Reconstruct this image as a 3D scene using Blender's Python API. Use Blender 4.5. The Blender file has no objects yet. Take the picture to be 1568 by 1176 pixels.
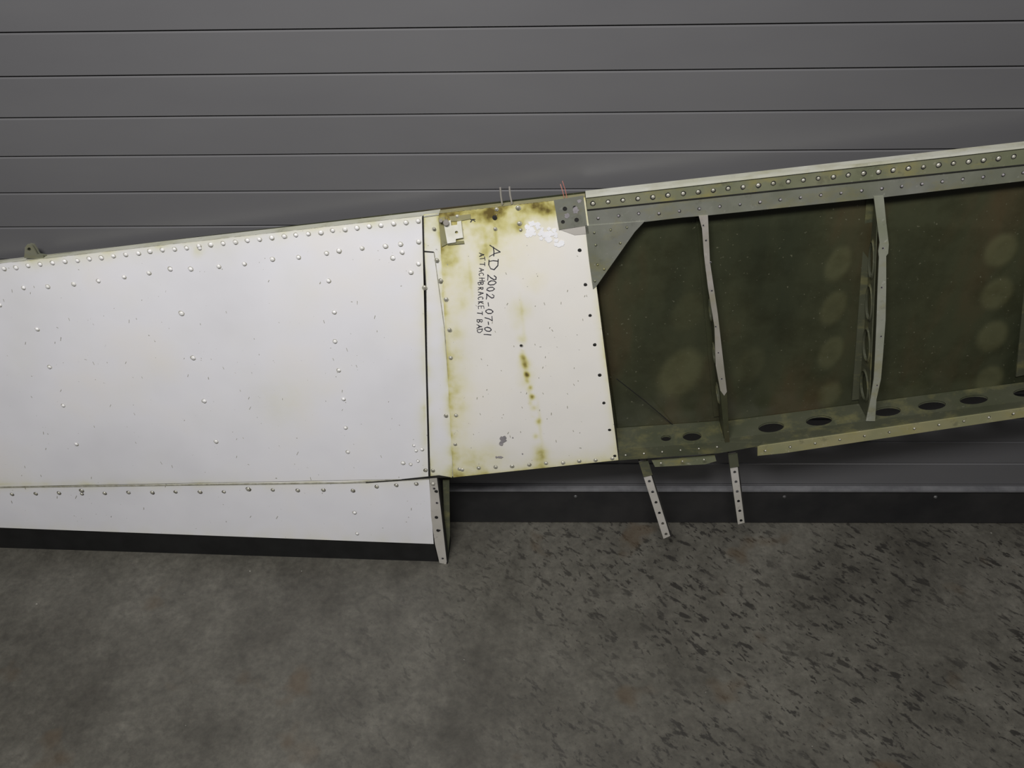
import bpy, bmesh, math, random
from mathutils import Vector, Matrix, noise
from mathutils.geometry import tessellate_polygon
random.seed(4)
scene = bpy.context.scene
scene.view_settings.view_transform = 'Standard'
scene.view_settings.look = 'None'

# ------------------------------------------------------------------ camera
CAM = Vector((0, -1.45, 1.66)); TILT = math.radians(39.2); YAW = math.radians(-1.64); ROLL = math.radians(1.13)
FOC = 1220.0
F = Vector((math.sin(YAW)*math.cos(TILT), math.cos(YAW)*math.cos(TILT), -math.sin(TILT)))
R0 = F.cross(Vector((0, 0, 1))).normalized(); U0 = R0.cross(F)
RR = R0*math.cos(ROLL) - U0*math.sin(ROLL); UU = U0*math.cos(ROLL) + R0*math.sin(ROLL)
cd = bpy.data.cameras.new("camera"); cam = bpy.data.objects.new("camera", cd)
scene.collection.objects.link(cam)
cd.sensor_width = 36; cd.lens = FOC/1568*36; cd.clip_start = 0.02
m = Matrix((RR, UU, -F)).transposed().to_4x4(); m.translation = CAM
cam.matrix_world = m
scene.camera = cam

# wing plane  y = a + b x + c z  (image pixel coordinates are cast along camera rays on to this assumed plane)
PA, PB, PC = -0.158, -0.035, 0.095
NI = Vector((-PB, 1, -PC)).normalized()
def S(px, py, off=0.0):
    d = F + RR*((px-784)/FOC) - UU*((py-588)/FOC)
    n = Vector((-PB, 1, -PC))
    k = (PA + off*n.length - n.dot(CAM))/n.dot(d)
    return CAM + d*k
def A(px, py, off=0.0):
    return S(px, py) + NI*off
def depth(p):
    d = max(0.03, 0.03 + (0.92-p.z)*0.105)
    return max(0.008, min(d, -p.y-0.024))

# ------------------------------------------------------------------ materials
def new_mat(name):
    mt = bpy.data.materials.new(name); mt.use_nodes = True
    nt = mt.node_tree; b = nt.nodes["Principled BSDF"]
    return mt, nt, b
def N(nt, t, **kw):
    n = nt.nodes.new(t)
    for k, v in kw.items():
        if k in n.inputs: n.inputs[k].default_value = v
        else: setattr(n, k, v)
    return n
def ramp(nt, stops):
    r = nt.nodes.new("ShaderNodeValToRGB"); e = r.color_ramp.elements
    while len(e) < len(stops): e.new(0.5)
    for i, (p, c) in enumerate(stops):
        e[i].position = p; e[i].color = (c[0], c[1], c[2], 1)
    return r
def mix(nt, a, b, fac, mode='MIX'):
    mx = nt.nodes.new("ShaderNodeMix"); mx.data_type = 'RGBA'; mx.blend_type = mode
    for s, v in ((6, a), (7, b), (0, fac)):
        if isinstance(v, (int, float)): mx.inputs[s].default_value = v
        elif isinstance(v, tuple): mx.inputs[s].default_value = (v[0], v[1], v[2], 1)
        else: nt.links.new(v, mx.inputs[s])
    return mx.outputs[2]
def mnoise(nt, scale, detail=4, rough=0.55, mapscale=None, rot=None):
    tc = N(nt, "ShaderNodeTexCoord"); out = tc.outputs["Object"]
    if rot:
        mr = N(nt, "ShaderNodeMapping"); mr.inputs["Rotation"].default_value = rot
        nt.links.new(out, mr.inputs[0]); out = mr.outputs[0]
    if mapscale:
        mp = N(nt, "ShaderNodeMapping"); mp.inputs["Scale"].default_value = mapscale
        nt.links.new(out, mp.inputs[0]); out = mp.outputs[0]
    n = N(nt, "ShaderNodeTexNoise", Scale=scale, Detail=detail, Roughness=rough)
    nt.links.new(out, n.inputs["Vector"]); return n.outputs[0]
def bump(nt, b, h, strength, dist):
    bp = N(nt, "ShaderNodeBump", Strength=strength, Distance=dist)
    nt.links.new(h, bp.inputs["Height"]); nt.links.new(bp.outputs[0], b.inputs["Normal"])
def simple(name, c1, c2, scale=20, rough=0.5, metal=0.0, lo=0.35, hi=0.65, bmp=0.0):
    mt, nt, b = new_mat(name)
    n = mnoise(nt, scale, 5, 0.6)
    r = ramp(nt, [(lo, c1), (hi, c2)]); nt.links.new(n, r.inputs[0])
    nt.links.new(r.outputs[0], b.inputs["Base Color"])
    b.inputs["Roughness"].default_value = rough; b.inputs["Metallic"].default_value = metal
    if bmp: bump(nt, b, n, bmp, 0.002)
    return mt
def worn(name, base, green, dark, rough=0.4, metal=0.4, corr=0.0):
    """sheet metal with soft tonal drift, green primer haze, small scuffs and yellow-green corrosion"""
    mt, nt, b = new_mat(name)
    r = ramp(nt, [(0.35, base), (0.68, green)]); nt.links.new(mnoise(nt, 9, 3, 0.5), r.inputs[0])
    c = r.outputs[0]
    if corr:
        cr = ramp(nt, [(0.50, (0, 0, 0)), (0.66, (corr,)*3)]); nt.links.new(mnoise(nt, 14, 6, 0.65, mapscale=(1, 1, 2)), cr.inputs[0])
        c = mix(nt, c, (0.30, 0.27, 0.10), cr.outputs[0])
        dr = ramp(nt, [(0.58, (0, 0, 0)), (0.72, (corr,)*3)]); nt.links.new(mnoise(nt, 26, 6, 0.7), dr.inputs[0])
        c = mix(nt, c, (0.085, 0.08, 0.055), dr.outputs[0])
    sc = ramp(nt, [(0.62, (0, 0, 0)), (0.72, (0.8, 0.8, 0.8))]); nt.links.new(mnoise(nt, 90, 5, 0.7), sc.inputs[0])
    c = mix(nt, c, dark, sc.outputs[0])
    nt.links.new(c, b.inputs["Base Color"]); b.inputs["Metallic"].default_value = metal
    rr = ramp(nt, [(0.3, (rough-.1,)*3), (0.7, (rough+.15,)*3)]); nt.links.new(mnoise(nt, 30, 4), rr.inputs[0])
    nt.links.new(rr.outputs[0], b.inputs["Roughness"]); return mt

def paint_mat(name, tint):
    mt, nt, b = new_mat(name)
    at = N(nt, "ShaderNodeAttribute", attribute_name="stain_light")
    n1 = mnoise(nt, 38, 6, 0.6); n2 = mnoise(nt, 4, 3)
    base = ramp(nt, [(0.3, tuple(t*.93 for t in tint)), (0.55, tint), (0.72, (tint[0]*1.02, tint[1], tint[2]*.95))]); nt.links.new(n2, base.inputs[0])
    mm = N(nt, "ShaderNodeMath", operation='SUBTRACT'); nt.links.new(n1, mm.inputs[0]); mm.inputs[1].default_value = 0.5
    mq = N(nt, "ShaderNodeMath", operation='MULTIPLY'); nt.links.new(mm.outputs[0], mq.inputs[0]); nt.links.new(at.outputs["Fac"], mq.inputs[1])
    m3 = N(nt, "ShaderNodeMath", operation='MULTIPLY_ADD'); nt.links.new(mq.outputs[0], m3.inputs[0]); m3.inputs[1].default_value = 1.6
    nt.links.new(at.outputs["Fac"], m3.inputs[2])
    sr = ramp(nt, [(0.0, (1, 1, 1)), (0.2, (0.94, 0.93, 0.75)), (0.45, (0.76, 0.73, 0.36)), (0.72, (0.46, 0.41, 0.13)), (1.0, (0.17, 0.13, 0.04))])
    nt.links.new(m3.outputs[0], sr.inputs[0])
    c = mix(nt, base.outputs[0], sr.outputs[0], 1.0, 'MULTIPLY')
    n3 = mnoise(nt, 130, 2); sp = ramp(nt, [(0.74, (0, 0, 0)), (0.76, (1, 1, 1))]); nt.links.new(n3, sp.inputs[0])
    c = mix(nt, c, (0.36, 0.35, 0.31), sp.outputs[0])
    nt.links.new(c, b.inputs["Base Color"])
    b.inputs["Roughness"].default_value = 0.36
    bump(nt, b, mnoise(nt, 4, 2), 0.25, 0.01)
    return mt
PAINT = paint_mat("aged_white_paint", (0.735, 0.73, 0.765))
PAINTC = paint_mat("aged_cream_paint", (0.745, 0.722, 0.685))
ALU = worn("aged_aluminium", (0.27, 0.275, 0.24), (0.215, 0.225, 0.165), (0.38, 0.38, 0.33), 0.38, 0.45, .35)
ALUG = worn("primer_green_aluminium", (0.23, 0.23, 0.15), (0.165, 0.18, 0.11), (0.38, 0.37, 0.28), 0.4, 0.3, .75)
YEL = worn("yellowed_primer_strip", (0.34, 0.31, 0.17), (0.25, 0.25, 0.14), (0.46, 0.44, 0.33), 0.45, 0.2, .6)
LIP = worn("worn_cream_lip", (0.58, 0.58, 0.52), (0.46, 0.46, 0.35), (0.66, 0.65, 0.60), 0.38, 0.1, .3)
BARE = worn("bare_bright_aluminium", (0.60, 0.57, 0.53), (0.48, 0.46, 0.41), (0.28, 0.26, 0.22), 0.36, 0.3)
RIBM = worn("rib_cap_metal", (0.42, 0.39, 0.36), (0.31, 0.30, 0.24), (0.54, 0.51, 0.47), 0.36, 0.35, .25)
RIBG = worn("rib_cap_metal_green", (0.34, 0.345, 0.29), (0.25, 0.265, 0.19), (0.46, 0.46, 0.41), 0.38, 0.3, .4)
RIVM = simple("painted_rivet", (0.60, 0.59, 0.56), (0.76, 0.75, 0.76), 60, 0.26)
RIVD = simple("bare_rivet", (0.30, 0.29, 0.23), (0.60, 0.58, 0.51), 80, 0.3, 0.4)
GRIME = simple("rivet_grime", (0.24, 0.23, 0.17), (0.42, 0.41, 0.35), 80, 0.6)
DARK = simple("dark_hole", (0.006, 0.006, 0.006), (0.015, 0.014, 0.012), 20, 0.7)
RUST = simple("dark_screw_grime", (0.03, 0.026, 0.018), (0.10, 0.085, 0.05), 90, 0.6)
BLACK = simple("black_spar", (0.003, 0.003, 0.003), (0.007, 0.007, 0.007), 20, 0.6)
INK = simple("black_marker_ink", (0.012, 0.012, 0.02), (0.03, 0.03, 0.045), 60, 0.5)
CHIP = simple("chipped_paint_grey", (0.20, 0.19, 0.20), (0.30, 0.28, 0.29), 60, 0.5)
WHT = simple("bright_paint_remnant", (0.76, 0.76, 0.79), (0.84, 0.84, 0.87), 30, 0.4)
CREAM = simple("cream_bracket_paint", (0.66, 0.65, 0.56), (0.78, 0.77, 0.72), 30, 0.4)
COPPER = simple("pinkish_wire", (0.35, 0.12, 0.10), (0.5, 0.2, 0.15), 60, 0.4)

def primer_mat():
    mt, nt, b = new_mat("zinc_chromate_primer")
    n = mnoise(nt, 3.2, 4, 0.55, mapscale=(1.6, 1, .5))
    r = ramp(nt, [(0.3, (0.025, 0.029, 0.016)), (0.5, (0.041, 0.044, 0.023)), (0.66, (0.060, 0.044, 0.022))]); nt.links.new(n, r.inputs[0])
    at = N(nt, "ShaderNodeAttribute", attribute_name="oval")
    c = mix(nt, r.outputs[0], (0.096, 0.096, 0.048), at.outputs["Fac"])  # lighter primer tone where light spots are painted in
    g = ramp(nt, [(0.45, (1, 1, 1)), (0.7, (0.70, 0.68, 0.63))]); nt.links.new(mnoise(nt, 12, 6, 0.65), g.inputs[0])
    c = mix(nt, c, g.outputs[0], 1.0, 'MULTIPLY')
    n2 = mnoise(nt, 140, 2); sp = ramp(nt, [(0.70, (0, 0, 0)), (0.74, (1, 1, 1))]); nt.links.new(n2, sp.inputs[0])
    c = mix(nt, c, (0.10, 0.10, 0.065), sp.outputs[0])
    nt.links.new(c, b.inputs["Base Color"]); b.inputs["Roughness"].default_value = 0.34
    return mt
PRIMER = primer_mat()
PRIMERL = worn("light_primer_web", (0.085, 0.088, 0.058), (0.064, 0.070, 0.042), (0.16, 0.16, 0.115), 0.38, 0.15, .3)

# ------------------------------------------------------------------ mesh helpers
wing = bpy.data.objects.new("aircraft_wing", None); scene.collection.objects.link(wing)
def add_obj(name, verts, faces, mats, midx=None, parent=wing, smooth=False):
    me = bpy.data.meshes.new(name); me.from_pydata([tuple(v) for v in verts], [], faces); 
    for mt in (mats if isinstance(mats, list) else [mats]): me.materials.append(mt)
    if midx: me.polygons.foreach_set("material_index", midx)
    if smooth: me.polygons.foreach_set("use_smooth", [True]*len(me.polygons))
    me.update()
    o = bpy.data.objects.new(name, me); scene.collection.objects.link(o)
    if parent: o.parent = parent
    return o
def fix_normals(o):
    bm = bmesh.new(); bm.from_mesh(o.data); bmesh.ops.recalc_face_normals(bm, faces=bm.faces); bm.to_mesh(o.data); bm.free()
def prism(name, front, back, mat, holes=None):
    loops = [front] + [h[0] for h in (holes or [])]
    tris = tessellate_polygon(loops)
    allf = [p for l in loops for p in l]
    allb = list(back) + [p for h in (holes or []) for p in h[1]]
    n = len(allf); faces = []
    for t in tris:
        faces.append(tuple(t)); faces.append(tuple(i+n for i in reversed(t)))
    s = 0
    for l in loops:
        L = len(l)
        for i in range(L):
            a, b2 = s+i, s+(i+1) % L
            faces.append((a, b2, b2+n, a+n))
        s += L
    o = add_obj(name, allf+allb, faces, mat); fix_normals(o); return o
def plate(name, pts, mat, off=0.0, th=0.002, holes=None):
    hs = None
    if holes:
        hs = [([S(x, y, off) for x, y in h], [S(x, y, off)+NI*th for x, y in h]) for h in holes]
    f = [S(x, y, off) for x, y in pts]
    return prism(name, f, [p+NI*th for p in f], mat, hs)
def circ(cx, cy, rx, ry=None, n=16):
    ry = ry or rx
    return [(cx+rx*math.cos(2*math.pi*i/n), cy+ry*math.sin(2*math.pi*i/n)) for i in range(n)]
def lerp(a, b, t): return a+(b-a)*t
def l2(p, q, t): return (lerp(p[0], q[0], t), lerp(p[1], q[1], t))

def grid_panel(name, tl, tr, bl, br, nx, ny, mat, stain_light, off=0.0, th=0.0025, attr="stain_light", posfn=None):
    verts = []; st = []
    for j in range(ny+1):
        for i in range(nx+1):
            u, v = i/nx, j/ny
            p = l2(l2(tl, tr, u), l2(bl, br, u), v)
            s = stain_light(p[0], p[1], u, v)
            verts.append(posfn(p[0], p[1], s) if posfn else S(p[0], p[1], off)); st.append(s)
    W = nx+1
    faces = [(j*W+i, (j+1)*W+i, (j+1)*W+i+1, j*W+i+1) for j in range(ny) for i in range(nx)]
    ring = [i for i in range(W)] + [j*W+nx for j in range(1, ny+1)] + [ny*W+i for i in range(nx-1, -1, -1)] + [j*W for j in range(ny-1, 0, -1)]
    base = len(verts)
    if posfn:
        # full second sheet so that the skin has a true back face
        for k in range(base): verts.append(verts[k]+NI*th); st.append(0.0)
        faces += [tuple(base+i for i in reversed(f)) for f in list(faces)]
        L = len(ring)
        for k in range(L): faces.append((ring[k], ring[(k+1) % L], base+ring[(k+1) % L], base+ring[k]))
    elif th:
        for r in ring: verts.append(verts[r]+NI*th); st.append(st[r])
        L = len(ring)
        for k in range(L):
            faces.append((ring[k], ring[(k+1) % L], base+(k+1) % L, base+k))
        faces.append(tuple(base+k for k in range(L)))
    o = add_obj(name, verts, faces, mat, smooth=bool(posfn)); 
    at = o.data.attributes.new(attr, 'FLOAT', 'POINT'); at.data.foreach_set("value", st)
    return o

# ------------------------------------------------------------------ outlines
XL = -190
def topL(x): return 404 + (331-404)*x/646
def topM(x): return 330 + (302-330)*(x-650)/(897-650)
def topR(x): return 302 + (227-302)*(x-897)/(1568-897)
def botL(x): return 808 + (833-808)*x/660
XR = 1760

def nz(x, y, s): return noise.noise(Vector((x/s, y/s, 3.1)))
def stain_light_left(x, y, u, v):
    s = 0.0
    dt = y-topL(x)
    s += 0.22*math.exp(-abs(dt)/9)*(0.8+nz(x, y, 30))
    db = 742-y
    s += 0.22*math.exp(-abs(db)/4)*(0.8+nz(x, y, 25))
    s += 0.22*math.exp(-abs(650-x)/6)*(0.9+nz(x, y, 30))
    s += 0.08*math.exp(-((x-430)**2+(y-620)**2)/1300)  # faint warm tint painted in for a hot spot of light
    s += 0.18*math.exp(-((x-303)**2+(y-385)**2)/60)
    s += 0.035*max(0, nz(x, y, 70))
    return max(0, s)
grid_panel("upper_skin", (XL, topL(XL)), (646, 331), (XL, 748.5), (656, 733), 240, 100, PAINT, stain_light_left)
def stain_low(x, y, u, v):
    return max(0, 0.18*math.exp(-v*14)*(0.8+nz(x, y, 25)) + 0.10*math.exp(-(1-v)*10)*(0.7+nz(x, y, 18)))
grid_panel("lower_skin", (XL, 750.2), (657, 734), (XL, botL(XL)), (664, 833), 200, 24, PAINT, stain_low, off=0.001)
def stain_strip(x, y, u, v):
    return max(0, 0.22*math.exp(-u*6)*(0.8+nz(x, y, 20)) + 0.34*math.exp(-(1-u)*5)*(0.8+nz(x, y, 20)) + 0.35*math.exp(-v*10)+0.3*math.exp(-(1-v)*22))
grid_panel("seam_strip", (648.5, 329), (672, 327), (659, 732), (694, 731), 16, 160, PAINT, stain_strip, off=0.002)

blobs = [(690, 362, 17, .42), (690, 395, 16, .3), (700, 335, 20, .25), (748, 328, 12, .5), (742, 375, 16, .32), (765, 322, 12, .4), (805, 322, 20, .26), (795, 348, 9, .4), (765, 352, 24, .22), (730, 350, 22, .25), (738, 395, 10, .28),
         (825, 320, 14, .35), (845, 320, 14, .4), (796, 475, 15, .22), (792, 500, 10, .12), (800, 545, 5, .6), (803, 556, 8, .5), (807, 574, 4, .9), (812, 594, 4, .5), (815, 608, 4, .8), (810, 570, 14, .12),
         (804, 583, 12, .16), (799, 519, 7, .3), (825, 645, 5, .4), (828, 690, 9, .35), (830, 703, 11, .42), (720, 705, 14, .3), (821, 430, 18, .08), (700, 550, 16, .2), (703, 590, 14, .2), (697, 510, 12, .18), (706, 620, 12, .18), (750, 700, 20, .15),
         (820, 668, 4, .35), (818, 625, 4, .45), (718, 425, 18, .22), (708, 460, 14, .2), (780, 400, 22, .08)]
def stain_mid(x, y, u, v):
    w = 1+0.6*nz(x, y, 26)+0.3*nz(x, y, 8)
    xl = lerp(672, 694, (y-327)/404)
    xr = lerp(895, 946, (y-302)/402)
    yt = topM(x); yb = lerp(731, 704, (x-694)/252)
    s = 0.32*math.exp(-(x-xl)/9)*w + 0.17*math.exp(-(x-xl)/26)*w
    s += 0.36*math.exp(-max(0, y-yt)/18)*w*(1.0 if x < 850 else .5) + 0.17*math.exp(-max(0, y-yt)/50)*w*(1.0 if x < 840 else .4)
    s += 0.34*math.exp(-max(0, yb-y)/6)*w + 0.11*math.exp(-max(0, yb-y)/22)*w
    s += 0.26*math.exp(-max(0, xr-x)/5)*w
    for bx, by, r, k in blobs:
        d = ((x-bx)**2+(y-by)**2)/(r*r)
        if d < 7: s += k*math.exp(-d)*w
    # thin vertical drips
    s += 0.34*math.exp(-((x-801-(y-540)*.14-3*nz(0, y, 12))/3.4)**2)*(1 if 535 < y < 640 else 0)*max(0, w)*(0.5+nz(3, y, 8))
    for dx, y0, y1, k in ((757, 340, 380, .22), (795, 440, 540, .12), (822, 600, 700, .2), (742, 350, 430, .14), (716, 380, 470, .14)):
        if y0 < y < y1: s += k*math.exp(-((x-dx-(y-y0)*.1-2*nz(dx, y, 14))/2.6)**2)*math.sin((y-y0)/(y1-y0)*3.14159)
    return min(0.92, max(0, s*0.92-.02))
grid_panel("stained_skin", (672, 327.5), (896, 302), (694, 731), (947, 704.5), 150, 220, PAINTC, stain_mid, off=0.0)

# seams (dark gaps)
plate("seam_gap", [(646.5, 331), (648.5, 330), (649.5, 385), (652.5, 440), (654.5, 600), (659, 733), (657, 733), (652.8, 600), (651, 440), (648, 385)], DARK, off=-0.0006, th=0.001)
plate("seam_gap_step", [(648, 384), (664, 385.5), (664.5, 387), (648, 386)], DARK, off=0.0012, th=0.001)
plate("seam_gap_strip_edge", [(664, 386), (665.2, 386), (680.7, 500), (692, 640), (694, 731), (692.8, 731), (690.6, 640), (679.5, 500)], GRIME, off=0.0012, th=0.001)
plate("seam_gap_lower", [(XL, 748), (530, 738.5), (560, 737), (657, 731.5), (657, 734), (560, 739.5), (530, 740.5), (XL, 749.6)], GRIME, off=-0.0006, th=0.001)
plate("seam_dark_corner", [(560, 738.5), (606, 735), (672, 728), (690, 731), (672, 731.5), (606, 736.5), (560, 739.7)], DARK, off=-0.001, th=0.001)  # thin dark strip along the lap seam corner

def edge_strip(name, pts, mat, dfun=depth, extra=0.0):
    f = [A(x, y, extra) for x, y in pts]; b = [p+NI*(max(0.006, min(dfun(p), depth(p)+.01))-extra) for p in f]
    vs = f+b; n = len(f)
    vs2 = [v-Vector((0, 0, 0.0025)) for v in vs]
    faces = []
    for i in range(n-1):
        faces += [(i, i+1, n+i+1, n+i), (2*n+i, 2*n+i+1, 3*n+i+1, 3*n+i), (i, i+1, 2*n+i+1, 2*n+i), (n+i, n+i+1, 3*n+i+1, 3*n+i)]
    faces += [(0, n, 3*n, 2*n), (n-1, 2*n-1, 4*n-1, 3*n-1)]
    o = add_obj(name, vs+vs2, faces, mat); fix_normals(o); return o
edge_strip("top_edge_left", [(XL, topL(XL)), (300, topL(300)), (646, 331), (672, 327.5)], LIP, lambda p: 0.024)
edge_strip("top_edge_mid", [(672, 327.5), (896, 302)], YEL, lambda p: 0.020)
edge_strip("top_edge_right", [(897, 302), (XR, topR(XR))], LIP, lambda p: 0.034)
# back skin, closed section
outline = [(XL, topL(XL)), (300, topL(300)), (672, 327.5), (898, 302), (949, 704), (690, 731), (672, 835), (300, 815), (XL, 800)]
bf = []
for x, y in outline:
    p = S(x, y); bf.append(p+NI*(depth(p)-0.001))
prism("back_skin_closed", bf, [p+NI*0.0015 for p in bf], PRIMER)
# back skin of the open bay with light spots from the rib holes painted as lighter raised ovals (centres given in image pixels, on the inner face itself)
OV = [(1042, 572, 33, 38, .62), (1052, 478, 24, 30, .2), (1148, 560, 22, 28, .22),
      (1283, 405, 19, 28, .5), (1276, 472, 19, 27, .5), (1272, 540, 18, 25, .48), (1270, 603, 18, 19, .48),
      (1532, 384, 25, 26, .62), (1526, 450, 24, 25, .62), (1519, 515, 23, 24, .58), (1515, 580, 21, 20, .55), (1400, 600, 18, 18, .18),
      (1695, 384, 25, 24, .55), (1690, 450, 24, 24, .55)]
def to_pixel(p):  # projects a world point back to image pixel coordinates
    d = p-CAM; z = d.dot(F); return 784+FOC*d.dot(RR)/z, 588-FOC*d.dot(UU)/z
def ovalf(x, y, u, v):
    p = S(x, y); x, y = to_pixel(p+NI*depth(p))
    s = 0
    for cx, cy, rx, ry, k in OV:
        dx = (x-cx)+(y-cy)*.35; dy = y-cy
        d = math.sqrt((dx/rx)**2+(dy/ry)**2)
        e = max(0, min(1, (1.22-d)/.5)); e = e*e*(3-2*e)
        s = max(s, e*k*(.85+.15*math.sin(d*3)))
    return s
def ovpos(x, y, s):
    p = S(x, y); return p+NI*(depth(p)-0.0015-0.003*s)
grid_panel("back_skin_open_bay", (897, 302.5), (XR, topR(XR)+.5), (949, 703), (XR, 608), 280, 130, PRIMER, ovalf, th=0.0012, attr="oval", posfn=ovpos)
edge_strip("bottom_edge_mid", [(692, 730), (947, 703.5)], PRIMERL)
edge_strip("left_end_rib", [(XL, topL(XL)+1), (XL, 797)], PRIMER)
plate("lower_spar", [(XL, 795), (664, 830), (672, 862), (XL, 834)], BLACK, off=0.006, th=0.05)
# end rib of left section
plate("end_rib_flange", [(657.5, 733), (669, 732), (675, 780), (684, 860), (683, 864), (673, 862), (666, 833), (660, 790)], BARE, off=-0.001, th=0.003)
pf = [(669, 732), (675, 780), (684, 863)]
vs = [S(x, y, -0.001) for x, y in pf]; bk = [p+NI*0.075 for p in vs]
prism("end_rib_web", vs+bk[::-1], [p+Vector((0.003, 0, 0)) for p in vs+bk[::-1]], BLACK)
plate("end_rib_return", [(678, 735), (688, 735), (689, 820), (686, 850), (681, 820)], PRIMERL, off=0.02, th=0.002)

# ------------------------------------------------------------------ open bay structure
plate("spar_cap_upper", [(897, 302), (XR, topR(XR)), (XR, topR(XR)+27), (899, 321)], ALUG, off=-0.002, th=0.003)
plate("spar_cap_line", [(897, 299), (XR, topR(XR)-3), (XR, topR(XR)), (897, 303)], LIP, off=-0.005, th=0.006)
plate("spar_cap_lower", [(899, 322), (XR, topR(XR)+26), (XR, topR(XR)+49), (1345, 303), (1082, 330), (1045, 333), (985, 340), (901, 347)], ALU, off=0.001, th=0.003)
plate("spar_cap_joint", [(899, 320.6), (XR, topR(XR)+26), (XR, topR(XR)+27.5), (899, 322)], DARK, off=-0.0022, th=0.001)
plate("corner_gusset", [(896, 346), (987, 339), (972, 355), (912, 440), (908, 443), (902, 400)], ALU, off=-0.001, th=0.002)
plate("bottom_flange_left", [(947, 688), (1100, 677), (1165, 678), (1162, 683), (1113, 692), (1100, 694), (948, 705)], PRIMERL, off=0.0, th=0.003)
plate("bottom_tail_piece", [(998, 705), (1094, 696), (1097, 706), (1080, 711), (1003, 715)], ALUG, off=0.014, th=0.002)
plate("bottom_flange_right", [(1160, 684), (1568, 625), (XR, 597), (XR, 612), (1568, 639), (1200, 694), (1160, 698)], YEL, off=-0.001, th=0.003)
plate("bottom_flange_inner", [(1105, 673), (1568, 614), (XR, 588), (XR, 598), (1568, 626), (1160, 685), (1108, 683)], PRIMERL, off=0.002, th=0.002)

def ribweb(name, A0, B0, mat, holes, t0=0.002, th=0.002, dep=None, off0=0.003):
    a, b = S(*A0), S(*B0); da, db = (dep or depth)(a)-0.003, (dep or depth)(b)-0.003
    def P(t, v):
        return a.lerp(b, t) + NI*(off0 + v*(lerp(da, db, t)-off0))
    outer = [P(0, 0), P(1, 0), P(1, 1), P(0, 1)]
    nrm = (b-a).cross(NI).normalized()
    hl = []
    rings = []
    for (t, v, rt, rv) in holes:
        l = [P(t+rt*math.cos(2*math.pi*i/20), v+rv*math.sin(2*math.pi*i/20)) for i in range(20)]
        hl.append((l, [p+nrm*th for p in l]))
        c = P(t, v)
        rings.append((l, [c+(p-c)*1.16 for p in l]))
    o = prism(name, outer, [p+nrm*th for p in outer], mat, hl)
    vs = []; fs = []
    for l, l2_ in rings:
        s = len(vs); n = 20
        l3 = [p-nrm*0.003 for p in l]
        vs += l3 + [p-nrm*0.0004 for p in l2_] + [p+nrm*0.001 for p in l]
        for i in range(n):
            j = (i+1) % n
            fs += [(s+i, s+j, s+n+j, s+n+i), (s+i, s+j, s+2*n+j, s+2*n+i)]
    if vs: add_obj(name+"_hole_flanges", vs, fs, PRIMERL, smooth=True)
    return o
ribweb("bottom_spar_web_left", (947, 690), (1108, 678), PRIMERL, [(0.47, .35, .05, .14), (0.72, .35, .09, .22)])
ribweb("bottom_spar_web", (1108, 680), (1660, 603), PRIMERL, [(x, .42, .038, .25) for x in (0.15, 0.29, 0.485, 0.61, 0.725, .87)])
ribweb("rib_web_fore", (1077, 332), (1110, 676), PRIMER, [(0.2, .5, .04, .3), (.4, .5, .045, .32), (.6, .5, .045, .32), (.8, .5, .045, .32)])
ribweb("rib_web_mid", (1345, 302), (1330, 644), PRIMERL, [(.265, .47, .075, .38), (.455, .47, .075, .38), (.655, .47, .075, .38), (.86, .47, .07, .38)])
ribweb("rib_web_aft", (1610, 275), (1590, 610), PRIMERL, [(.27, .5, .075, .38), (.47, .5, .075, .38), (.67, .5, .075, .38), (.87, .5, .06, .38)])
ribweb("rib_web_root", (897, 345), (946, 700), PRIMER, [])
edge_strip("right_end_rib", [(XR, topR(XR)+2), (XR, 606)], PRIMER)
plate("rib_cap_fore", [(1070, 331), (1084, 330), (1087, 400), (1099, 480), (1106, 540), (1113, 600), (1109, 606), (1103, 598), (1096, 560), (1094, 500), (1084, 440), (1078, 390), (1075, 350)], RIBM, off=-0.001, th=0.0025)
plate("rib_cap_fore_lower", [(1103, 598), (1109, 606), (1113, 602), (1117, 677), (1110, 678)], PRIMER, off=0.0, th=0.002)
plate("rib_cap_mid", [(1338, 301), (1353, 300), (1357, 340), (1361, 374), (1360, 388), (1357, 392), (1357, 440), (1356, 490), (1352, 545), (1349, 580), (1342, 612), (1340, 645), (1326, 645), (1333, 612), (1338, 580), (1340, 545), (1342, 500), (1344, 440), (1346, 395), (1345, 385), (1347, 372), (1343, 340)], RIBG, off=-0.001, th=0.0025)
plate("rib_cap_aft", [(1603, 275), (1618, 273), (1598, 612), (1584, 612)], RIBG, off=-0.001, th=0.0025)
def back_line(name, p0, p1, w, mat, h=0.004):
    a, b = S(*p0), S(*p1); a = a+NI*(depth(a)-0.002); b = b+NI*(depth(b)-0.002)
    d = (b-a).normalized(); s = d.cross(NI).normalized()*w/2
    f = [a-s-NI*h, a+s-NI*h, b+s-NI*h, b-s-NI*h]
    return prism(name, f, [p+NI*h for p in f], mat)
back_line("rib_back_flange_mid", (1340, 312), (1325, 640), 0.016, PRIMERL)
back_line("rib_back_flange_aft", (1600, 290), (1583, 600), 0.016, PRIMERL)
back_line("rib_back_flange_fore", (1074, 340), (1106, 668), 0.014, PRIMER)
back_line("back_skin_lap", (960, 696), (1120, 684), 0.026, PRIMERL, 0.002)
def tube(name, pts, r, mat, parent=wing):
    cu = bpy.data.curves.new(name, 'CURVE'); cu.dimensions = '3D'; cu.bevel_depth = r; cu.bevel_resolution = 2
    sp = cu.splines.new('POLY'); sp.points.add(len(pts)-1)
    for i, p in enumerate(pts): sp.points[i].co = (*p, 1)
    cu.materials.append(mat); cu.use_fill_caps = True
    o = bpy.data.objects.new(name, cu); scene.collection.objects.link(o); o.parent = parent; return o
tube("bay_cable", [S(944, 580, .01), S(985, 612, .05), S(1030, 650, .08)], 0.001, DARK)
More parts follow.
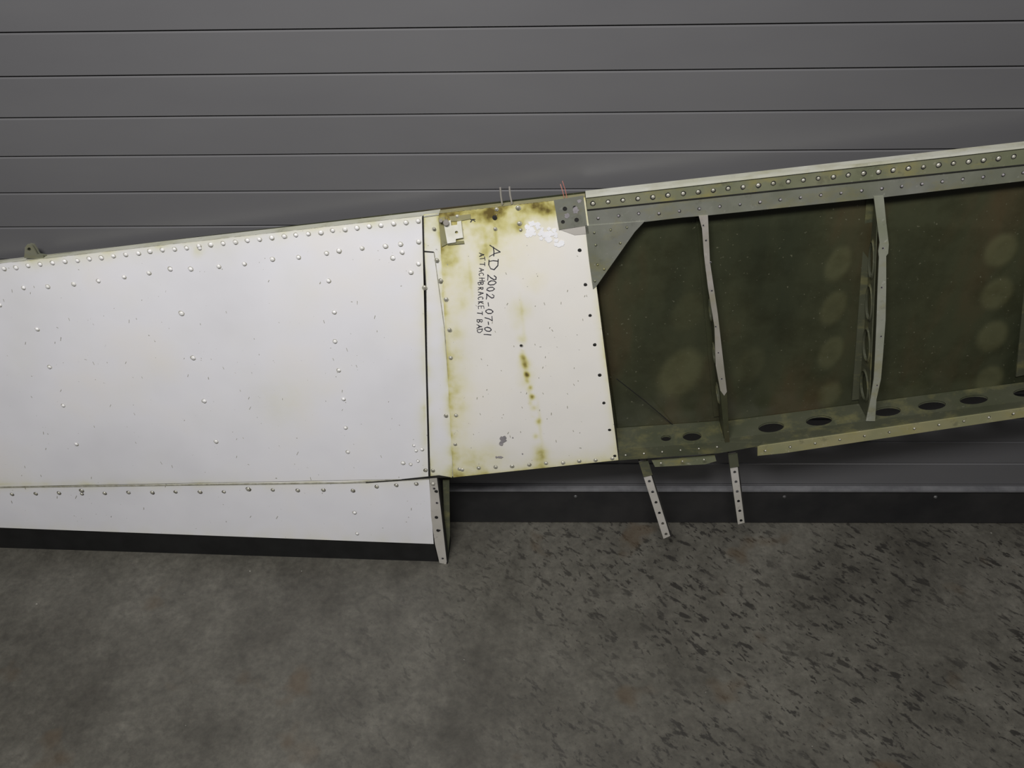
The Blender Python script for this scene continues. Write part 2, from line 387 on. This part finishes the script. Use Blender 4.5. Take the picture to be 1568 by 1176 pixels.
tube("cotter_wire_a", [S(769, 313, .004), S(767, 300, .004), S(766, 287, .004)], 0.0018, RIBM)
tube("cotter_wire_b", [S(784, 312, .004), S(781, 298, .004), S(780, 286, .004)], 0.0018, RIBM)
tube("lead_wire_a", [S(868, 303, .004), S(866, 292, .004), S(861, 277, .01)], 0.0007, COPPER)
tube("lead_wire_b", [S(864, 303, .004), S(861, 291, .004), S(858, 282, .01)], 0.0007, COPPER)

plate("attach_bracket_plate", [(848, 307), (893, 300), (899, 345), (856, 352)], ALU, off=-0.002, th=0.002, holes=[circ(865, 320, 3.5), circ(880, 318, 3), circ(862, 340, 3), circ(883, 337, 3.5)])
plate("attach_bracket_backing", [(849, 308), (892, 301), (898, 344), (857, 351)], DARK, off=-0.0008, th=0.0007)
plate("attach_bracket_lower", [(858, 352), (900, 346), (902, 358), (880, 360)], BARE, off=-0.001, th=0.002)
plate("hinge_bracket", [(679, 340), (690, 338), (691, 346), (700, 345), (700, 340), (706, 339), (709, 364), (698, 366), (698, 371), (685, 373)], CREAM, off=-0.006, th=0.003, holes=[circ(699, 356, 2.5)])
plate("hinge_bracket_side", [(671, 334), (681, 332), (685, 375), (711, 373), (710, 369), (690, 371), (676, 378)], YEL, off=-0.003, th=0.003)
plate("hinge_bracket_top_flange", [(688, 332), (720, 328), (721, 335), (706, 338), (690, 339)], YEL, off=-0.002, th=0.002)
prism("hinge_boss", [S(x, y, -.012) for x, y in circ(683, 341, 4.5)], [S(x, y, 0) for x, y in circ(683, 341, 5.5)], RIBM)
prism("hinge_boss_bolt", [S(x, y, -.014) for x, y in circ(675, 338, 3, n=6)], [S(x, y, 0) for x, y in circ(675, 338, 3, n=6)], RIBM)
def jag(cx, cy, r, n=14, k=.5, sx=1, sy=1):
    return [(cx+sx*r*(1-k*random.random())*math.cos(2*math.pi*i/n), cy+sy*r*(1-k*random.random())*math.sin(2*math.pi*i/n)) for i in range(n)]
def flakes(name, lst, mat, off):
    vs = []; fs = []
    for q, pts in enumerate(lst):
        s = len(vs); vs += [S(x, y, off-q*0.00001) for x, y in pts]
        tr = tessellate_polygon([[Vector((x, y, 0)) for x, y in pts]])
        fs += [tuple(s+i for i in t) for t in tr]
    return add_obj(name, vs, fs, mat)
rem = [jag(816+random.uniform(-9, 9), 349+random.uniform(-10, 12), random.uniform(1.5, 6)) for _ in range(16)]
rem += [jag(838+random.uniform(-12, 14), 358+random.uniform(-9, 12), random.uniform(2, 7)) for _ in range(22)]
rem += [jag(854+random.uniform(-6, 6), 370+random.uniform(-5, 7), random.uniform(2, 6)) for _ in range(7)]
flakes("paint_remnants", rem, WHT, -0.0005)
flakes("paint_chips", [jag(770, 672, 7, sx=1, sy=.9), jag(767, 679, 4), jag(785, 670, 1.5), jag(766, 700, 6, sy=.4), jag(800, 695, 1.3), jag(760, 700, 2), jag(881, 322, 8, sx=.8), jag(868, 330, 5), jag(887, 308, 4)], CHIP, -0.0026)
scr = []
for _ in range(80):
    x = random.uniform(5, 640); y = random.uniform(420, 800); L = random.uniform(.6, 3); a = random.uniform(1.0, 2.1)
    dx, dy = math.cos(a)*L, math.sin(a)*L; scr.append([(x-dx-.3, y-dy), (x-dx+.3, y-dy), (x+dx+.3, y+dy), (x+dx-.3, y+dy)])
for _ in range(50):
    x = random.uniform(720, 900); y = random.uniform(400, 690); L = random.uniform(.5, 2); a = random.uniform(1.0, 2.1)
    dx, dy = math.cos(a)*L, math.sin(a)*L; scr.append([(x-dx-.4, y-dy), (x-dx+.4, y-dy), (x+dx+.4, y+dy), (x+dx-.4, y+dy)])
flakes("skin_scratches", scr, GRIME, -0.0004)

lug = [(37, 393), (38, 377), (42, 372), (48, 373), (52, 379), (57, 388), (66, 389), (66, 395)]
plate("pivot_lug", [(x, y+2) for x, y in lug], ALU, off=0.004, th=0.003, holes=[circ(44.5, 382, 3)])
plate("pivot_lug_twin", [(x+4, y+1) for x, y in lug], ALU, off=0.012, th=0.003, holes=[circ(48.5, 381, 3)])

def strap(name, tl, tr, br, bl, nh, off):
    n = nh; hs = []
    for i in range(n):
        t = 0.27+0.69*i/(n-1)
        c = l2(l2(tl, bl, t), l2(tr, br, t), .45); hs.append(circ(c[0], c[1], 2.4, n=10))
    plate(name, [tl, tr, br, bl], BARE, off=off, th=0.002, holes=hs)
    plate(name+"_sleeve", [l2(tl, bl, .01), l2(tr, br, .01), l2(tr, br, .2), l2(tl, bl, .2)], PRIMERL, off=off-0.003, th=0.002)
    plate(name+"_edge", [l2(tl, tr, .86), l2(tr, tr, 0), br, l2(bl, br, .86)], DARK, off=off-0.0015, th=0.001)
    f = [S(*tl, off), S(*bl, off)]; sd = NI*0.016
    prism(name+"_side", [f[0], f[1], f[1]+sd, f[0]+sd], [p+Vector((0.002, 0, 0)) for p in [f[0], f[1], f[1]+sd, f[0]+sd]], ALU)
strap("strap_inner", (978, 707), (992, 704), (1028, 820), (1016, 825), 6, 0.02)
strap("strap_outer", (1115, 695), (1129, 693), (1142, 800), (1130, 803), 6, 0.02)

# ------------------------------------------------------------------ rivets
def rivets(name, pts, mats, r=0.0038, h=0.0022, off=0.0, grime=1.5, offset_ring=-0.0003):
    vs = []; fs = []; mi = []
    s1 = NI.cross(Vector((0, 0, 1))).normalized(); s2 = s1.cross(NI)
    for q in pts:
        x, y = q[0], q[1]; rr = r*(q[2] if len(q) > 2 else 1)*random.uniform(.92, 1.08)
        c = S(x, y, off); n = 12; s = len(vs)
        for (k, z) in ((1, 0), (.86, .55), (.5, .9)):
            for i in range(n):
                a = 2*math.pi*i/n
                vs.append(c + (s1*math.cos(a)+s2*math.sin(a))*rr*k - NI*(h*z+0.0003))
        vs.append(c-NI*(h+0.0003))
        for ring in range(2):
            for i in range(n):
                j = (i+1) % n; fs.append((s+ring*n+i, s+ring*n+j, s+(ring+1)*n+j, s+(ring+1)*n+i)); mi.append(0)
        for i in range(n): fs.append((s+2*n+i, s+2*n+(i+1) % n, s+3*n)); mi.append(0)
        if grime:
            g = len(vs); ga = random.uniform(0, 6.28); c2 = c + (s1*math.cos(ga)+s2*math.sin(ga))*0.0006
            for i in range(n):
                a = 2*math.pi*i/n; vs.append(c2+(s1*math.cos(a)+s2*math.sin(a))*rr*grime*random.uniform(.84, 1.0)-NI*0.0005)
            fs.append(tuple(range(g, g+n))); mi.append(1)
    o = add_obj(name, vs, fs, mats, mi, smooth=True); return o
def row(p, q, n, jx=.6, jy=.8): return [(lerp(p[0], q[0], i/(n-1))+random.uniform(-jx, jx), lerp(p[1], q[1], i/(n-1))+random.uniform(-jy, jy)) for i in range(n)]
P = []
P += row((-180, 433), (640, 338), 45)
P += row((-180, 463), (36, 440), 6) + [(73, 439), (113, 435), (151, 430), (190, 424), (228, 418), (261, 412), (292, 412), (335, 408), (374, 404), (417, 397), (457, 394), (500, 388), (519, 384), (554, 380), (590, 377), (613, 374), (641, 370)]
P += [(602, 395), (641, 404), (629, 417), (306, 380, .9), (616, 386)]
P += [(57, 504), (76, 562), (97, 621), (117, 680), (0, 467), (278, 480, 1.15), (296, 548, 1.15), (313, 614, 1.1), (331, 676, 1.1)]
P += [(503, 430), (512, 478), (513, 523), (519, 567), (526, 611), (529, 655), (533, 692)]
P += [(637, 690, .9), (646, 688, .9), (617, 709), (629, 711, .9), (640, 706, .8), (543, 785), (547, 817), (634, 682, .7)]
rivets("skin_rivets", P, [RIVM, GRIME], r=0.0044, h=0.0028, grime=1.28)
B = row((-185, 757), (18, 756), 6)+[(55, 756), (90, 755), (125, 751, 1.2), (125, 756, .9), (160, 755), (197, 754), (233, 754), (269, 753), (306, 753), (343, 753), (380, 749, 1.2), (418, 750), (456, 751), (495, 750), (540, 751), (577, 745), (607, 743), (637, 741), (652, 720), (663, 741)]
rivets("lap_screws", B, [RIVD, RUST], r=0.0042, grime=1.35, off=-0.0005)
M = [(665, 350, .8), (669, 398), (675, 430), (683, 458), (688, 505), (690, 548), (683, 636), (698, 636), (697, 680, .8), (704, 718), (650, 440), (663, 720)]
M += row((708, 719), (938, 702), 10) + [(700, 331, .9), (760, 320, .8), (793, 318), (795, 342), (797, 352, .7), (758, 350, .8)]
rivets("panel_rivets", M, [RIVD, GRIME], r=0.0040, grime=1.35, off=-0.001)
Hh = [(888, 383), (896, 436), (904, 483), (911, 528), (918, 574), (925, 617), (933, 658), (941, 698)]
rivets("edge_screws", Hh, [DARK, DARK], r=0.0032, h=0.0005, grime=1.3)
rivets("drain_hole", [(798, 529)], [DARK, RIVD], r=0.0033, h=0.0004, grime=1.3)
rivets("pry_marks", [(757, 333)]+[(668, 752), (668, 792), (671, 812)], [DARK, DARK], r=0.0040, h=0.0005, grime=1.3, off=-0.0012)
T1 = [(x, topR(x)+11) for x in range(908, 1750, 23)]
rivets("cap_rivets", T1, [RIVD, DARK], r=0.0036, grime=1.45, off=-0.0022)
T2 = [(x, topR(x)+37 + (0 if x > 1000 else -3)) for x in range(916, 1750, 31)]
rivets("cap_lower_screws", T2, [CHIP, DARK], r=0.0024, grime=1.4, off=0.0008)
T3 = [(x, 690+(632-690)*(x-1172)/(1560-1172)) for x in range(1172, 1740, 38)]
rivets("flange_screws", T3, [RIVD, DARK], r=0.0026, grime=1.3, off=-0.0012)
T4 = [(x, 697-(x-955)*.09) for x in range(958, 1100, 28)]+[(x, 709-(x-1010)*.08) for x in (1012, 1045, 1078)]
rivets("flange_rivets_left", T4, [RIVD, DARK], r=0.0024, grime=1.2, off=-0.0003)
T5 = [(1077, 345), (1081, 368), (1088, 402), (1090, 445), (1096, 500), (1100, 540), (1105, 580)]+[(1352, 380), (1350, 440), (1349, 515), (1343, 590)]
rivets("rib_cap_holes", T5, [DARK, CHIP], r=0.0018, h=0.0004, grime=1.3, off=-0.0012)
rivets("gusset_rivets", [(910, 356), (935, 352), (960, 348), (912, 375), (915, 405), (911, 430), (925, 412), (950, 372)], [ALUG, DARK], r=0.0022, grime=1.2, off=-0.0012)
rivets("end_rib_holes", [(669, 770), (673, 812), (678, 855), (665, 748)], [DARK, CHIP], r=0.003, h=.0004, grime=1.3, off=-0.0012)

# ------------------------------------------------------------------ handwriting (marker strokes)
G = {
 'A': [[(0, 0), (.25, .55), (.42, 1), (.6, .5), (.95, -.05)], [(.1, .34), (.5, .4), (.85, .36)]],
 'D': [[(.05, 0), (0, .5), (.05, 1)], [(-.1, 1.02), (.45, .98), (.8, .6), (.7, .2), (.35, -.02), (-.05, .03)]],
 'B': [[(0, 0), (0, 1), (.4, 1), (.6, .8), (.4, .58), (.05, .52), (.5, .48), (.68, .25), (.4, 0), (0, 0)]],
 'C': [[(.7, .88), (.45, 1), (.12, .8), (0, .45), (.2, .05), (.5, 0), (.78, .15)]],
 'T': [[(-.05, .97), (.85, 1.03)], [(.42, 1), (.38, 0)]],
 'H': [[(0, 0), (.03, 1)], [(.7, 0), (.66, 1)], [(0, .48), (.7, .54)]],
 'R': [[(0, 0), (0, 1), (.45, .98), (.58, .75), (.4, .52), (0, .48), (.35, .3), (.72, -.05)]],
 'K': [[(0, 0), (0, 1)], [(.65, 1.02), (0, .42), (.7, -.02)]],
 'E': [[(.65, 1), (0, .98), (0, 0), (.7, 0.03)], [(0, .5), (.55, .53)]],
 '0': [[(.35, 1), (.08, .8), (.0, .4), (.15, .05), (.42, 0), (.64, .3), (.62, .75), (.4, 1), (.25, .96)]],
 '1': [[(.25, 1.05), (.2, .5), (.2, -.05)]],
 '2': [[(0, .78), (.18, 1), (.48, .98), (.58, .72), (.35, .35), (0, .02), (.4, .06), (.8, 0)]],
 '7': [[(0, .97), (.7, 1.02), (.45, .5), (.3, -.05)]],
 '-': [[(.05, .45), (.65, .5)]],
}
def stroke_text(name, chars, w):
    vs = []; fs = []; kk = 0
    for ch, bx, by, hgt, wid in chars:   # text runs downwards, letter tops to the right
        sl = random.uniform(-.18, .18); oy = random.uniform(-.6, .6); ox = random.uniform(-1.0, 1.0); sz = random.uniform(.88, 1.08)
        for st in G[ch]:
            q = [(bx+ox+v*hgt*sz+random.uniform(-.3, .3), by+oy+(u+v*sl)*wid*sz+random.uniform(-.3, .3)) for u, v in st]
            for (x0, y0), (x1, y1) in zip(q[:-1], q[1:]):
                ww = w*random.uniform(.8, 1.2)
                L = math.hypot(x1-x0, y1-y0) or 1; tx, ty = (x1-x0)/L*w*.35, (y1-y0)/L*w*.35; nx_, ny_ = -(y1-y0)/L*ww/2, (x1-x0)/L*ww/2
                x0 -= tx; y0 -= ty; x1 += tx; y1 += ty; s = len(vs); kk += 1; o = -.0005-kk*0.000001
                vs += [S(x0+nx_, y0+ny_, o), S(x1+nx_, y1+ny_, o), S(x1-nx_, y1-ny_, o), S(x0-nx_, y0-ny_, o)]
                fs.append((s, s+1, s+2, s+3))
    add_obj(name, vs, fs, INK)
L1 = [('A', 750, 376, 16, 19), ('D', 749, 399, 13, 16)]
y = 421
for k, ch in enumerate("2002"): L1.append((ch, 747-k*.6, y, 12, 10)); y += 9.6
y += 3; L1.append(('-', 744, y, 10, 9)); y += 11
for ch in "07": L1.append((ch, 743.5, y, 11, 9.5)); y += 9.6
L1.append(('-', 742, y, 10, 6.5)); y += 8
for ch in "01": L1.append((ch, 741.5, y, 10, 9)); y += 10
stroke_text("marker_note_heading", L1, 1.35)
L2 = []; y = 387
for k, ch in enumerate("ATTACH"): L2.append((ch, 735-k*.4, y, 7.5, 6.2)); y += 7.7
for k, ch in enumerate("BRACKET"): L2.append((ch, 732.5-k*.2, y, 8, 5.6)); y += 7.2
y += 6
for ch in "BAD": L2.append((ch, 731, y, 7.5, 6)); y += 7.6
stroke_text("marker_note_detail", L2, 1.05)
stroke_text("marker_note_mark", [('K', 721, 336, 7, 5)], 1.4)

# ------------------------------------------------------------------ room
def wall_mat():
    mt, nt, b = new_mat("grey_shutter_paint")
    n = mnoise(nt, 2, 4, 0.6, mapscale=(0.5, 1, 1.5)); r = ramp(nt, [(0.35, (0.099, 0.098, 0.103)), (0.65, (0.113, 0.112, 0.116))]); nt.links.new(n, r.inputs[0])
    nt.links.new(r.outputs[0], b.inputs["Base Color"]); b.inputs["Roughness"].default_value = 0.34
    return mt
WALL = wall_mat()
prof = []
pitch = 0.0752; zt = 1.270+pitch*18
z = zt
while z > 0.16:
    zb = z-pitch
    prof += [(0.0006, z-0.0012), (-0.0022, z-0.0034), (-0.0020, zb+0.0020), (-0.001, zb+0.0012), (0.007, zb+0.0012), (0.007, zb-0.0012)]
    z = zb
prof += [(-0.001, z-0.002), (-0.001, 0.0)]
vs = []; fs = []
X0, X1 = -4.5, 4.5
prof = [(0.03, zt)] + prof + [(0.03, 0.0)]
for y_, z_ in prof: vs += [(X0, y_, z_), (X1, y_, z_)]
n = len(prof)
for i in range(n-1): fs.append((2*i, 2*i+1, 2*i+3, 2*i+2))
fs.append((2*n-2, 2*n-1, 1, 0))
fs.append(tuple(2*i for i in range(n))); fs.append(tuple(2*i+1 for i in reversed(range(n))))
w = add_obj("wall_back", vs, fs, WALL, parent=None); fix_normals(w)

def box(name, x0, x1, y0, y1, z0, z1, mat, parent=None, bev=0.0):
    bm = bmesh.new(); bmesh.ops.create_cube(bm, size=1)
    for v in bm.verts: v.co = ((x0+x1)/2+v.co.x*(x1-x0), (y0+y1)/2+v.co.y*(y1-y0), (z0+z1)/2+v.co.z*(z1-z0))
    if bev: bmesh.ops.bevel(bm, geom=bm.edges, offset=bev, segments=2, affect='EDGES')
    me = bpy.data.meshes.new(name); bm.to_mesh(me); bm.free(); me.materials.append(mat)
    o = bpy.data.objects.new(name, me); scene.collection.objects.link(o)
    if parent: o.parent = parent
    return o
RUB = simple("black_rubber_seal", (0.009, 0.009, 0.010), (0.021, 0.020, 0.020), 7, 0.6)
bb = box("baseboard_back", -4.5, 4.5, -0.012, -0.001, 0.0, 0.128, RUB, bev=0.004)
tr = box("bottom_rail", -4.5, 4.5, -0.018, -0.001, 0.128, 0.135, simple("rail_aluminium", (0.14, 0.14, 0.15), (0.22, 0.22, 0.23), 20, 0.4, 0.3), parent=bb, bev=0.001)
vs = []; fs = []
for xc in (-1.6, -0.45, .12, .665, 1.055, 1.6):
    s = len(vs); 
    for k, yy in ((1, -.012), (.6, -.015)):
        for i in range(10): vs.append((xc+.005*k*math.cos(i*.6283), yy, .105+.005*k*math.sin(i*.6283)))
    for i in range(10): fs.append((s+i, s+(i+1) % 10, s+10+(i+1) % 10, s+10+i))
    fs.append(tuple(range(s+10, s+20)))
add_obj("rail_screws", vs, fs, simple("dull_screw", (.05, .05, .05), (.09, .09, .09)), parent=bb)

def floor_mat():
    mt, nt, b = new_mat("worn_concrete")
    n1 = mnoise(nt, 2.4, 9, 0.70); r1 = ramp(nt, [(0.34, (0.050, 0.046, 0.038)), (0.5, (0.084, 0.079, 0.067)), (0.66, (0.122, 0.115, 0.099))]); nt.links.new(n1, r1.inputs[0])
    n2 = mnoise(nt, 60, 6, 0.7); r2 = ramp(nt, [(0.3, (0.74, 0.74, 0.74)), (0.7, (1.20, 1.20, 1.18))]); nt.links.new(n2, r2.inputs[0])
    c = mix(nt, r1.outputs[0], r2.outputs[0], 1.0, 'MULTIPLY')
    n7 = mnoise(nt, 14, 7, 0.7); r7 = ramp(nt, [(0.35, (0.80, 0.80, 0.79)), (0.65, (1.14, 1.14, 1.13))]); nt.links.new(n7, r7.inputs[0])
    c = mix(nt, c, r7.outputs[0], 1.0, 'MULTIPLY')
    tc = N(nt, "ShaderNodeTexCoord"); sx = N(nt, "ShaderNodeSeparateXYZ"); nt.links.new(tc.outputs["Object"], sx.inputs[0])
    mr = N(nt, "ShaderNodeMapRange"); mr.inputs[1].default_value = -0.6; mr.inputs[2].default_value = 0.35; mr.inputs[3].default_value = 0.16; mr.inputs[4].default_value = 1.0
    nt.links.new(sx.outputs[0], mr.inputs[0])
    n4 = mnoise(nt, 3.4, 4, 0.6); r4 = ramp(nt, [(0.36, (0.15, 0.15, 0.15)), (0.54, (1, 1, 1))]); nt.links.new(n4, r4.inputs[0])
    mk = mix(nt, r4.outputs[0], mr.outputs[0], 1.0, 'MULTIPLY')
    for (sc, ang, lo, hi) in (((20, 48, 1), 40, .575, .615), ((38, 72, 1), 56, .585, .63), ((12, 30, 1), 24, .615, .65)):
        n3 = mnoise(nt, 1.0, 5, 0.62, mapscale=sc, rot=(0, 0, math.radians(ang)))
        r3 = ramp(nt, [(lo, (0, 0, 0)), (hi, (.95, .95, .95))]); nt.links.new(n3, r3.inputs[0])
        c = mix(nt, c, (0.024, 0.022, 0.019), mix(nt, r3.outputs[0], mk, 1.0, 'MULTIPLY'))
    n5 = mnoise(nt, 5.1, 3, 0.5); r5 = ramp(nt, [(0.63, (0, 0, 0)), (0.70, (0.55, 0.55, 0.55))]); nt.links.new(n5, r5.inputs[0])
    c = mix(nt, c, (0.072, 0.048, 0.026), r5.outputs[0])
    n6 = mnoise(nt, 55, 2); r6 = ramp(nt, [(0.765, (0, 0, 0)), (0.79, (1, 1, 1))]); nt.links.new(n6, r6.inputs[0])
    c = mix(nt, c, (0.28, 0.27, 0.24), r6.outputs[0])
    nt.links.new(c, b.inputs["Base Color"]); b.inputs["Roughness"].default_value = 0.48
    bump(nt, b, n2, 0.3, 0.002)
    return mt
box("floor", -4.5, 4.5, -5.0, 0.03, -0.1, 0.0, floor_mat())

# ------------------------------------------------------------------ light
def area(name, loc, tgt, sx, sy, e, col):
    l = bpy.data.lights.new(name, 'AREA'); l.shape = 'RECTANGLE'; l.size = sx; l.size_y = sy; l.energy = e; l.color = col
    o = bpy.data.objects.new(name, l); scene.collection.objects.link(o); o.location = loc
    o.rotation_euler = (Vector(tgt)-Vector(loc)).to_track_quat('-Z', 'Y').to_euler()
area("ceiling_light_near", (-0.35, -1.65, 2.75), (-0.3, -0.1, 0.6), 1.0, 0.4, 74, (1.0, 0.985, 0.965))
area("ceiling_light_far", (1.3, -2.2, 3.2), (0.5, 0, 0.5), 1.2, 0.4, 12, (1.0, 0.97, 0.92))
wd = bpy.data.worlds.new("world"); scene.world = wd; wd.use_nodes = True
wd.node_tree.nodes["Background"].inputs[0].default_value = (0.95, 0.96, 1.0, 1); wd.node_tree.nodes["Background"].inputs[1].default_value = 0.09
